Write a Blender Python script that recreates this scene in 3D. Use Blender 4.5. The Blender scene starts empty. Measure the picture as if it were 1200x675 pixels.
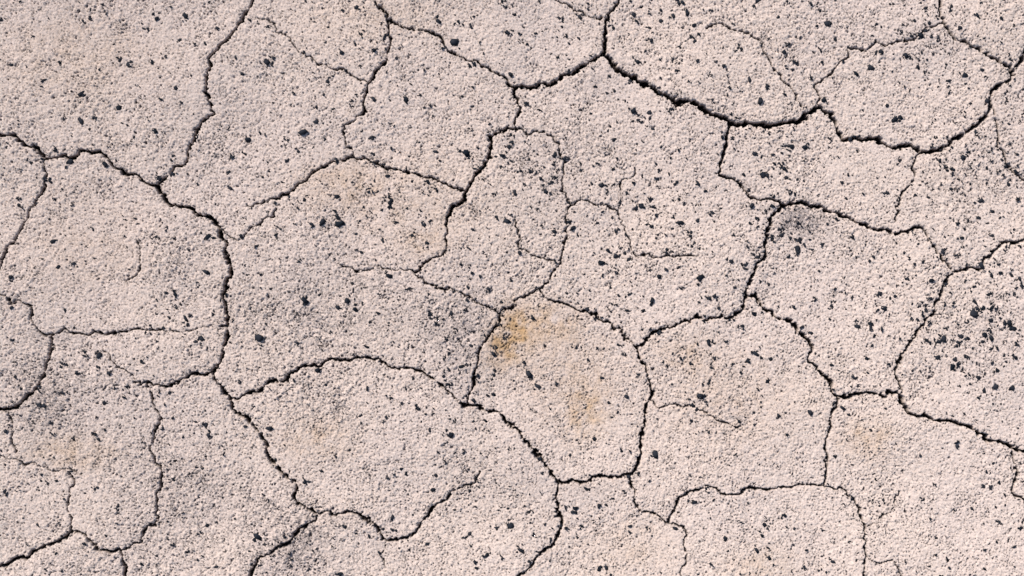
import bpy, math, random
import numpy as np
from mathutils import Vector
rng = np.random.default_rng(7)
random.seed(7)
S = 0.0015            # metres per unit ("u"); ground patch 1200 x 675 u = 1.8 x 1.0 m
scene = bpy.context.scene

# ------------------------------------------------------------------ crack network (ground units)
C = [
 (3.1,[(302,-12),(297,0),(288,15),(270,40),(247,70),(241,95),(243,115),(252,130),(236,142),(225,160),(218,185),(200,205),(184,214)]),
 (3.5,[(-70,175),(-30,150),(0,157),(22,162),(40,172),(52,186),(75,183),(100,176),(115,176),(130,192),(150,203),(168,213),(184,214)]),
 (4.2,[(184,214),(196,238),(218,243),(240,252),(258,268),(266,295),(269,320),(263,345),(266,380),(262,410),(250,435)]),
 (2.2,[(52,186),(50,210),(42,235),(25,265),(10,290),(-4,318),(-40,350)]),
 (3.4,[(250,435),(262,460),(270,468),(282,485),(305,505),(312,530),(325,550),(345,580),(375,603)]),
 (2.8,[(375,603),(395,602),(420,603),(440,613),(452,636),(470,632),(488,624),(497,610),(510,595)]),
 (1.8,[(510,595),(528,580),(545,568),(562,550)]),
 (2.8,[(375,603),(352,618),(330,640),(300,660),(285,690)]),
 (3.1,[(250,435),(225,440),(205,447),(185,450),(170,450)]),
 (1.5,[(170,450),(150,437),(135,428),(120,410)]),
 (2.2,[(170,450),(182,480),(180,510),(180,545),(188,570),(180,600),(186,612),(165,630),(142,648)]),
 (3.5,[(-60,690),(0,664),(30,655),(60,640),(85,622),(110,635),(142,648),(146,675),(140,720)]),
 (1.9,[(85,622),(78,600),(80,575),(80,555)]),
 (1.3,[(0,535),(30,545),(60,552),(95,555)]),
 (3.6,[(-60,500),(0,480),(18,477),(35,463),(50,440),(55,420),(60,395)]),
 (2.3,[(60,395),(75,386),(110,388),(150,388),(190,385)]),
 (1.4,[(190,385),(225,387),(262,383)]),
 (1.9,[(-30,330),(0,348),(20,352),(35,370),(45,388),(60,395)]),
 (1.5,[(10,480),(15,500),(18,530)]),
 (2.9,[(270,467),(300,460),(330,447),(355,430),(385,421),(430,418),(455,428),(490,435),(515,450),(530,465),(544,474)]),
 (2.9,[(544,474),(555,450),(560,420),(572,395),(585,370)]),
 (2.1,[(585,370),(610,350),(632,340),(650,320),(660,295),(662,265),(670,240)]),
 (3.4,[(544,474),(570,483),(600,500),(620,520),(640,545),(655,567)]),
 (3.1,[(655,567),(652,590),(655,620),(650,640),(625,660),(608,677),(600,720)]),
 (3.3,[(655,567),(690,563),(720,560),(745,553),(752,530),(755,500),(760,470),(758,440),(745,405)]),
 (3.2,[(745,405),(770,387),(800,377),(830,373),(855,373),(872,360),(877,345)]),
 (2.4,[(745,405),(725,385),(700,370),(670,360),(632,340)]),
 (3.4,[(877,345),(878,325),(895,305),(900,280),(905,255),(915,240)]),
 (2.7,[(915,240),(890,232),(865,215),(843,203)]),(3.1,[(843,203),(848,180),(855,148),(856,140)]),
 (5.2,[(708,65),(730,85),(760,102),(790,118),(825,130),(855,140),(885,147),(920,143),(945,133),(965,127)]),
 (4.1,[(965,127),(980,145),(992,163),(1020,163),(1050,172),(1080,178),(1110,170),(1130,158),(1155,135),(1162,108),(1185,92),(1202,62),(1240,40)]),
 (4.2,[(735,-50),(725,0),(712,25),(708,65)]),
 (3.6,[(708,65),(690,75),(670,85),(640,98),(605,102)]),
 (1.7,[(710,22),(680,12),(655,0),(630,-20)]),
 (2.3,[(605,102),(575,80),(545,70),(520,55),(510,40),(485,35),(458,25)]),
 (2.8,[(430,-40),(440,0),(455,20),(457,45),(450,70),(432,100),(428,130)]),
 (2.1,[(428,130),(402,150),(405,170),(415,184)]),
 (2.7,[(415,184),(390,190),(370,200),(345,220),(320,235)]),
 (1.6,[(320,235),(305,238),(290,238)]),
 (2.6,[(415,184),(440,190),(470,200),(500,208),(530,220),(545,223)]),
 (2.9,[(605,102),(610,130),(605,150),(575,160)]),
 (3.7,[(575,160),(572,185),(555,210),(543,232),(525,255)]),
 (2.4,[(525,255),(522,275),(520,300),(500,308),(485,320)]),
 (1.8,[(605,150),(640,155),(655,170),(660,200),(658,225),(670,240)]),
 (1.8,[(670,240),(700,240),(722,247),(735,275),(743,300)]),
 (1.5,[(722,247),(728,215),(745,195)]),
 (1.6,[(743,302),(770,302),(815,300)]),
 (1.9,[(485,320),(510,335),(545,347),(575,360),(590,370)]),
 (1.5,[(485,320),(450,315),(420,318),(395,310)]),
 (1.5,[(606,258),(608,290),(625,300),(650,308)]),
 (1.6,[(262,270),(290,272),(310,258),(325,243)]),
 (1.5,[(300,20),(325,35),(350,60),(370,75),(400,82),(432,98)]),
 (1.8,[(830,32),(880,40),(895,55),(905,80),(925,100),(940,125)]),
 (1.9,[(963,125),(960,95),(985,70),(995,55),(1030,50),(1060,47),(1085,32),(1105,27)]),
 (2.8,[(1110,-40),(1103,0),(1105,25),(1120,45),(1150,60),(1180,75),(1190,86)]),
 (2.3,[(1160,118),(1165,140),(1170,170),(1185,200),(1230,215)]),
 (3.8,[(915,240),(945,240),(970,248),(1000,257),(1020,268)]),
 (3.1,[(1020,268),(1050,272),(1080,268)]),
 (2.5,[(1080,268),(1095,290),(1115,318)]),
 (2.1,[(1080,178),(1070,195),(1058,225),(1050,262)]),
 (3.1,[(1115,318),(1145,315),(1160,300),(1175,285),(1204,280),(1250,262)]),
 (2.8,[(1115,318),(1105,340),(1085,375),(1075,395),(1055,415),(1050,435),(1055,460)]),
 (3.5,[(877,345),(900,365),(930,380),(948,400),(950,425),(970,445),(985,467)]),
 (4.1,[(985,467),(1020,460),(1050,460),(1065,485),(1100,493),(1140,503),(1165,518),(1204,529),(1250,520)]),
 (2.6,[(985,467),(975,500),(970,535),(965,570)]),
 (2.4,[(965,570),(930,570),(880,572),(840,573),(810,575),(790,600),(780,612),(760,600),(742,585),(740,558)]),
 (2.1,[(965,570),(990,575),(1010,595),(1017,620),(1015,650),(1012,680),(1020,720)]),
 (1.6,[(762,470),(800,475),(830,485),(870,498)]),
 (1.6,[(780,612),(805,625),(805,650),(795,680)]),
 (2.5,[(1187,530),(1192,555),(1188,575),(1204,595)]),
 (1.6,[(1015,650),(1045,655),(1062,680)]),
 (1.3,[(1017,620),(1045,600),(1055,575)]),
 (1.3,[(150,330),(165,300),(160,285)]),
 (1.5,[(452,636),(445,650),(447,665)]),
]

# ------------------------------------------------------------------ non uniform grid (fine where detail matters)
def axis(lo, hi, d):
    core = np.arange(lo, hi+d, d)
    ext=[]; s=d; p=0
    for i in range(40):
        s*=1.13; p+=s; ext.append(p)
    while p<260000:
        s*=1.7; p+=s; ext.append(p)
    ext=np.array(ext)
    return np.concatenate([lo-ext[::-1], core, core[-1]+ext])
X = axis(-80,1280,1.0); Y = axis(-70,745,1.0)
nx,ny=len(X),len(Y)
GX,GY=np.meshgrid(X,Y)
shape=(ny,nx)
fy=np.fft.fftfreq(ny)[:,None]; fx=np.fft.rfftfreq(nx)[None,:]
K=np.sqrt(fx*fx+fy*fy)
def noise(lo,hi,beta=1.0):
    """fractal noise with wavelengths between lo and hi"""
    w=np.fft.rfft2(rng.standard_normal(shape).astype(np.float32))
    k=np.maximum(K,1e-6)
    f=k**(-beta)*np.exp(-(k*lo)**2*0.7)*(1-np.exp(-(k*hi)**2*0.7))
    n=np.fft.irfft2(w*f,s=shape); n-=n.mean(); n/=n.std()
    return n.astype(np.float32)
fine=((GX>-78)&(GX<1278)&(GY>-68)&(GY<743)).astype(np.float32)
ox=np.maximum(np.maximum(-80-GX,GX-1280),0); oy=np.maximum(np.maximum(-70-GY,GY-745),0)
out=np.sqrt(ox**2+oy**2)
finefade=np.exp(-out/25).astype(np.float32)

# ------------------------------------------------------------------ crack distance field
wx=(noise(14,60,1.2)*1.2+noise(4,14,.8)*.5)*finefade; wy=(noise(14,60,1.2)*1.2+noise(4,14,.8)*.5)*finefade
PX=GX+wx; PY=GY+wy
W=np.full(shape,1.,np.float32); best=np.full(shape,60.,np.float32)
def jag(pts,w):
    P=[np.array(p,float) for p in pts]
    amp=0.065 if w>2.2 else 0.11
    for it in range(3):
        Q=[P[0]]
        for a,b in zip(P[:-1],P[1:]):
            L=np.linalg.norm(b-a)
            if L>5:
                n=np.array([-(b-a)[1],(b-a)[0]])
                Q.append((a+b)/2+(b-a)*random.uniform(-.15,.15)+n*random.gauss(0,amp))
            Q.append(b)
        P=Q
    return P
for w,pts in C:
    P=jag(pts,w)
    for i,(a,b) in enumerate(zip(P[:-1],P[1:])):
        m=32
        i0,i1=np.searchsorted(X,[min(a[0],b[0])-m,max(a[0],b[0])+m])
        j0,j1=np.searchsorted(Y,[min(a[1],b[1])-m,max(a[1],b[1])+m])
        sx=PX[j0:j1,i0:i1]; sy=PY[j0:j1,i0:i1]
        d=b-a; L2=max((d@d),1e-6)
        t=np.clip(((sx-a[0])*d[0]+(sy-a[1])*d[1])/L2,0,1)
        dist=np.hypot(sx-a[0]-t*d[0],sy-a[1]-t*d[1])
        ww=w*random.uniform(.6,1.05)
        e=dist-ww/2
        bb=best[j0:j1,i0:i1]; k=e<bb
        bb[k]=e[k]; W[j0:j1,i0:i1][k]=w
n_w=noise(4,30,0.8)
edge=best+n_w*np.clip(W*0.16,0.25,0.55)         # signed distance to crack wall (<0 inside)
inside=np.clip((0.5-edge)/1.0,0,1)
depth=np.clip(W*3.8,4,16)
H=np.zeros(shape,np.float32)
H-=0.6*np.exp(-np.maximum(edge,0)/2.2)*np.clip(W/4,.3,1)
H+=0.35*np.exp(-((edge-8)/6)**2)*np.clip(W/4,.2,1)
H+=noise(90,500,1.5)*2.2
# ------------------------------------------------------------------ micro relief
def g(x,y,sx,sy=None,a=0):
    sy=sy or sx
    c,s=math.cos(a),math.sin(a)
    u=(GX-x)*c+(GY-y)*s; v=-(GX-x)*s+(GY-y)*c
    return np.exp(-(u/sx)**2-(v/sy)**2)
rough=np.clip(1.05+0.16*noise(40,250,1.3),0.7,1.6)
for (x,y,r,s) in [(540,395,55,.6),(350,350,90,.45),(50,460,60,.6),(380,470,60,.35),(230,590,90,.5),(350,640,50,.7),(1100,220,70,.25),(930,260,45,.4),(640,200,60,.2),(600,60,60,-.2),(1010,400,60,-.2),(680,400,70,-.1),(120,60,110,-.1),(1100,600,90,-.1),(800,620,80,-.1)]:
    rough+=s*g(x,y,r)
n1=noise(2.1,7,0.2); n2=noise(5,22,0.9); n3=noise(1.5,3.5,0.0)
relief=0.30*n1+0.32*n2+0.26*n3
# flat crust broken by sharp little pits / missing grains at several sizes
nb=noise(2.3,7,0.2)+0.40*noise(12,60,1.0)
nc=noise(3.4,14,0.5)
relief-=1.6*np.clip(nb-0.8+(1-rough)*.8,0,1.2)
relief-=1.4*np.clip(nc-1.25+(1-rough)*.8,0,1.2)
relief*=rough
n4=noise(3.6,18,0.6)
pit=np.clip((n4+0.5*rough)-2.5,0,1.2)
relief-=pit*3.0
H+=relief*np.where(finefade>0.02,finefade,0)
H=H-depth*inside*(0.85+0.15*n1)
pit_shade=np.clip(pit*2+0.75*np.clip((nb+.7*(rough-1)-1.3)*1.4,0,1)+.5*np.clip(nc+.7*(rough-1)-1.6,0,1),0,1)  # dark colour mask over the pits, paints in their fine shadows
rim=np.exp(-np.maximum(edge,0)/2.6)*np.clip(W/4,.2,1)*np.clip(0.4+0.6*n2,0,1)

# ochre stains (minerals in the clay)
ochre=np.zeros(shape,np.float32)
sw=1+0.3*noise(8,60,1.0)
for (x,y,sx,sy,a,s) in [(597,398,21,32,.5,.95),(620,375,35,25,0,.25),(688,482,18,26,0.2,.5),(670,440,60,60,0,.22),(805,415,30,22,0,.22),(860,470,80,60,0,.15),(1015,515,28,22,0,.33),(400,215,50,28,0,.2),(500,285,26,14,0,.25),(85,530,45,18,0,.3),(370,515,40,25,0,.25),(650,380,30,18,0,.25),(890,660,40,20,0,.18),(100,290,80,60,0,.12),(740,640,50,30,0,.12),(90,60,100,60,0,.13),(440,20,80,30,0,.1),(480,240,90,50,0,.15)]:
    ochre+=s*g(x,y,sx,sy,a)
ochre=np.clip(ochre*sw,0,1)
grit_shade=np.zeros(shape,np.float32)  # dark grit zones, with micro-shadows of the rough texture painted in
for (x,y,sx,sy,a,s) in [(932,258,34,16,.3,1.0),(545,395,40,50,0,.45),(45,468,45,40,0,.4),(350,350,90,50,0,.22),(1150,400,70,60,0,.25),(350,640,45,22,-.5,.6),(640,195,50,50,0,.25),(1100,220,70,50,0,.25),(70,395,30,8,0,.6),(700,95,40,18,0,.25),(230,590,80,60,0,.25),(1080,40,60,30,0,.25),(120,500,60,50,0,.15),(590,560,50,40,0,.2),(1190,110,40,40,0,.3),(690,575,40,14,0,.35),(460,380,90,50,0,.2)]:
    grit_shade+=s*g(x,y,sx,sy,a)
grit_shade=np.clip(grit_shade*sw,0,1)

co=np.empty((ny*nx,3),np.float32)
co[:,0]=((GX-600)*S).ravel(); co[:,1]=((337.5-GY)*S).ravel(); co[:,2]=(H*S).ravel()
me=bpy.data.meshes.new("cracked_ground")
me.vertices.add(ny*nx); me.vertices.foreach_set("co",co.ravel())
idx=np.arange(ny*nx,dtype=np.int32).reshape(ny,nx)
q=np.stack([idx[:-1,:-1],idx[1:,:-1],idx[1:,1:],idx[:-1,1:]],-1).reshape(-1,4)
nf=len(q)
me.loops.add(nf*4); me.loops.foreach_set("vertex_index",q.ravel())
me.polygons.add(nf); me.polygons.foreach_set("loop_start",np.arange(0,nf*4,4,dtype=np.int32))
me.update(calc_edges=True)
me.polygons.foreach_set("use_smooth",np.ones(nf,dtype=bool))
for nm,arr in (("crack",inside),("rim",rim),("pit_shade",pit_shade),("ochre",ochre),("grit_shade",grit_shade),("far",1-finefade)):
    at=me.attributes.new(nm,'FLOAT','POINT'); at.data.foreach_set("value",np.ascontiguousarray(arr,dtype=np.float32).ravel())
ground=bpy.data.objects.new("cracked_ground",me); scene.collection.objects.link(ground)

# ------------------------------------------------------------------ materials
def newmat(n):
    m=bpy.data.materials.new(n); m.use_nodes=True; nt=m.node_tree; nt.nodes.clear(); return m,nt
m,nt=newmat("dry_clay"); N=nt.nodes; L=nt.links
o=N.new("ShaderNodeOutputMaterial"); b=N.new("ShaderNodeBsdfDiffuse"); L.new(b.outputs[0],o.inputs[0])
b.inputs["Roughness"].default_value=.6
tc=N.new("ShaderNodeTexCoord")
def attr(n):
    a=N.new("ShaderNodeAttribute"); a.attribute_name=n; return a.outputs["Fac"]
def noi(scale,detail=4,rough=.6,dist=0):
    n=N.new("ShaderNodeTexNoise"); n.inputs["Scale"].default_value=scale; n.inputs["Detail"].default_value=detail
    n.inputs["Roughness"].default_value=rough; n.inputs["Distortion"].default_value=dist; L.new(tc.outputs["Object"],n.inputs["Vector"]); return n.outputs[0]
def ramp(src,a,bb):
    r=N.new("ShaderNodeMapRange"); r.inputs[1].default_value=a; r.inputs[2].default_value=bb; r.interpolation_type='SMOOTHSTEP'; L.new(src,r.inputs[0]); return r.outputs[0]
def mul(a,bv):
    r=N.new("ShaderNodeMath"); r.operation='MULTIPLY'; L.new(a,r.inputs[0])
    if isinstance(bv,(int,float)): r.inputs[1].default_value=bv
    else: L.new(bv,r.inputs[1])
    return r.outputs[0]
def mix(f,a,c):
    x=N.new("ShaderNodeMix"); x.data_type='RGBA'; L.new(f,x.inputs[0])
    for s,v in ((6,a),(7,c)):
        if isinstance(v,tuple): x.inputs[s].default_value=(*v,1)
        else: L.new(v,x.inputs[s])
    return x.outputs[2]
big=noi(3.2,4,.6); small=noi(330,2,.7)
col=mix(ramp(big,.38,.62),(.715,.595,.525),(.70,.585,.525))
col=mix(mul(ramp(small,.50,.70),.55),col,(.33,.275,.26))
col=mix(mul(ramp(small,.46,.34),.4),col,(.87,.77,.70))
col=mix(mul(attr("ochre"),.75),col,(.50,.30,.11))
col=mix(mul(mul(attr("grit_shade"),ramp(noi(200,2,.7),.38,.58)),.6),col,(.15,.13,.14))
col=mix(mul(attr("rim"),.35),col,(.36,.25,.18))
col=mix(mul(attr("pit_shade"),.85),col,(.07,.062,.07))
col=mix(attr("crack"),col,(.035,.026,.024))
# crack network further out on the plain
v=N.new("ShaderNodeTexVoronoi"); v.feature='DISTANCE_TO_EDGE'; v.inputs["Scale"].default_value=4.2
nn=N.new("ShaderNodeTexNoise"); nn.inputs["Scale"].default_value=9; nn.inputs["Detail"].default_value=3; L.new(tc.outputs["Object"],nn.inputs["Vector"])
vm=N.new("ShaderNodeVectorMath"); vm.operation='MULTIPLY_ADD'; L.new(nn.outputs[1],vm.inputs[0]); vm.inputs[1].default_value=(.09,.09,0); L.new(tc.outputs["Object"],vm.inputs[2])
fl=N.new("ShaderNodeVectorMath"); fl.operation='MULTIPLY'; L.new(vm.outputs[0],fl.inputs[0]); fl.inputs[1].default_value=(1,1,0)
L.new(fl.outputs[0],v.inputs["Vector"])
fc=mul(ramp(v.outputs["Distance"],.014,.006),ramp(attr("far"),.55,.95))
col=mix(fc,col,(.035,.026,.024))
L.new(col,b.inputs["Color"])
bp=N.new("ShaderNodeBump"); bp.inputs["Strength"].default_value=.6; bp.inputs["Distance"].default_value=.0016
L.new(small,bp.inputs["Height"])
bp2=N.new("ShaderNodeBump"); bp2.inputs["Strength"].default_value=.9; bp2.inputs["Distance"].default_value=.006
L.new(mul(noi(130,3,.65),attr("far")),bp2.inputs["Height"]); L.new(bp.outputs[0],bp2.inputs["Normal"])
L.new(bp2.outputs[0],b.inputs["Normal"])
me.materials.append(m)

# ------------------------------------------------------------------ dark stone chips
m2,nt=newmat("dark_basalt_chips"); N=nt.nodes; L=nt.links
o=N.new("ShaderNodeOutputMaterial"); b=N.new("ShaderNodeBsdfPrincipled"); L.new(b.outputs[0],o.inputs[0])
b.inputs["Roughness"].default_value=.9; b.inputs["Specular IOR Level"].default_value=.15
tc=N.new("ShaderNodeTexCoord")
col=mix(ramp(noi(60,2,.5),.35,.65),(.008,.011,.017),(.025,.027,.035)); L.new(col,b.inputs["Base Color"])

dens=0.22+0.10*noise(30,200,1.2)
for (x,y,r,s) in [(1150,380,75,1.5),(1130,220,65,1.1),(1085,45,45,1.2),(900,185,55,.8),(925,265,40,1.2),(620,200,50,.9),(770,240,60,.7),(790,60,80,.6),(540,400,45,.5),(1185,110,35,.9),(40,470,45,.5),(330,180,50,.2),(420,240,70,.35),(610,125,25,.9),(990,360,50,.5),(220,560,60,.3),(350,640,40,.6),(620,580,50,.4),(380,80,60,.2),(700,320,60,.3),(520,500,50,.4),(1160,600,50,.3),(460,400,80,.25),(1190,180,30,.8),(640,30,60,.4),(680,600,40,.4),(850,420,70,.3),(460,60,60,.2)]:
    dens+=s*g(x,y,r)
dens*=(1+0.7*noise(8,40,.6)); dens=np.clip(dens,0.03,None)*fine
j0,j1=np.searchsorted(Y,[-68,743]); i0,i1=np.searchsorted(X,[-78,1278])
dsub=dens[j0:j1,i0:i1].astype(np.float64); esub=edge[j0:j1,i0:i1]
dsub[esub<0.5]*=.15
p=(dsub/dsub.sum()).ravel(); ncol=i1-i0
t=(1+math.sqrt(5))/2
ico=np.array([(-1,t,0),(1,t,0),(-1,-t,0),(1,-t,0),(0,-1,t),(0,1,t),(0,-1,-t),(0,1,-t),(t,0,-1),(t,0,1),(-t,0,-1),(-t,0,1)],float); ico/=np.linalg.norm(ico[0])
icf=np.array([(0,11,5),(0,5,1),(0,1,7),(0,7,10),(0,10,11),(1,5,9),(5,11,4),(11,10,2),(10,7,6),(7,1,8),(3,9,4),(3,4,2),(3,2,6),(3,6,8),(3,8,9),(4,9,5),(2,4,11),(6,2,10),(8,6,7),(9,8,1)])
V=[];F=[]
def chip(px,py,r):
    j=np.clip(np.searchsorted(Y,py),0,ny-1); i=np.clip(np.searchsorted(X,px),0,nx-1)
    h=float(H[j,i])
    if inside[j,i]>.3: h=max(h,-3)
    v=ico*(1+rng.uniform(-.5,.38,(12,1)))
    v=v*np.array([rng.uniform(.85,1.4),rng.uniform(.6,.95),rng.uniform(.25,.45)])*r
    a=rng.normal(-.6,.8); tl=rng.uniform(-.35,.35)
    ca,sa,ct,st=math.cos(a),math.sin(a),math.cos(tl),math.sin(tl)
    v=v@np.array([[1,0,0],[0,ct,st],[0,-st,ct]])@np.array([[ca,sa,0],[-sa,ca,0],[0,0,1]])
    v+=np.array([px-600,337.5-py,h+r*.1])
    F.append(icf+len(V)*12); V.append(v*S)
sel=rng.choice(p.size,size=6400,p=p)
rr=np.clip(rng.lognormal(math.log(1.38),.46,len(sel)),.6,4.6)
for s_,r in zip(sel,rr):
    py=Y[j0+s_//ncol]; px=X[i0+s_%ncol]; chip(px+rng.uniform(-.5,.5),py+rng.uniform(-.5,.5),r)
    if r>1.7 and rng.random()<.7:
        for _ in range(int(rng.integers(1,3))):
            chip(px+rng.normal()*r*.8,py+rng.normal()*r*.8,r*rng.uniform(.4,.75))
for (x,y,r) in [(355,155,5),(398,262,5.5),(396,254,3.5),(178,72,3.5),(255,33,3),(457,238,4.5),(820,325,4.5),(1165,453,5),(528,508,5),(216,18,4),(595,38,3.5),(650,182,4),(970,28,4),(357,352,5),(272,183,3.5),(1120,300,3),(1078,42,4.5),(1085,36,3),(1140,365,4.5),(1160,345,4),(1120,420,4),(1185,385,4.5),(1100,400,3.5),(1150,235,4),(885,180,3.5),(895,205,4),(1172,612,4),(620,600,3.5),(935,292,4),(835,250,3.5),(390,128,3.5),(445,345,3),(805,15,3.5),(832,88,3.5),(1128,185,4),(45,475,4),(560,440,3.5),(245,510,4),(1088,350,3.5)]:
    chip(x,y,r*.95)
    for _ in range(3): chip(x+rng.normal()*r*.5,y+rng.normal()*r*.5,r*rng.uniform(.35,.75))
V=np.concatenate(V).astype(np.float32); F=np.concatenate(F).astype(np.int32)
gm=bpy.data.meshes.new("gravel"); gm.vertices.add(len(V)); gm.vertices.foreach_set("co",V.ravel())
gm.loops.add(F.size); gm.loops.foreach_set("vertex_index",F.ravel())
gm.polygons.add(len(F)); gm.polygons.foreach_set("loop_start",np.arange(0,F.size,3,dtype=np.int32))
gm.update(calc_edges=True); gm.materials.append(m2)
go=bpy.data.objects.new("gravel",gm); scene.collection.objects.link(go)

# ------------------------------------------------------------------ light, sky, camera
el=math.radians(41); az=math.radians(-40)   # azimuth clockwise from +Y: sun at upper left
d=Vector((math.sin(az)*math.cos(el),math.cos(az)*math.cos(el),math.sin(el)))
sun=bpy.data.lights.new("sun","SUN"); sun.energy=4.7; sun.angle=math.radians(.5); sun.color=(1,.955,.90)
so=bpy.data.objects.new("sun",sun); so.rotation_euler=d.to_track_quat('Z','Y').to_euler(); so.location=d*10; scene.collection.objects.link(so)
w=bpy.data.worlds.new("World"); scene.world=w; w.use_nodes=True
nt=w.node_tree; sk=nt.nodes.new("ShaderNodeTexSky"); sk.sky_type='NISHITA'; sk.sun_disc=False; sk.sun_elevation=el; sk.sun_rotation=az
bg=nt.nodes["Background"]; nt.links.new(sk.outputs[0],bg.inputs[0]); bg.inputs[1].default_value=.115
cam=bpy.data.cameras.new("camera"); cam.lens=50; cam.sensor_width=36; cam.clip_end=2000; cam.clip_start=.01
cobj=bpy.data.objects.new("camera",cam); cobj.location=(0,0,1.8*50/36); scene.collection.objects.link(cobj); scene.camera=cobj
scene.view_settings.view_transform='Standard'; scene.view_settings.look='None'; scene.view_settings.exposure=0
print("verts",ny*nx)
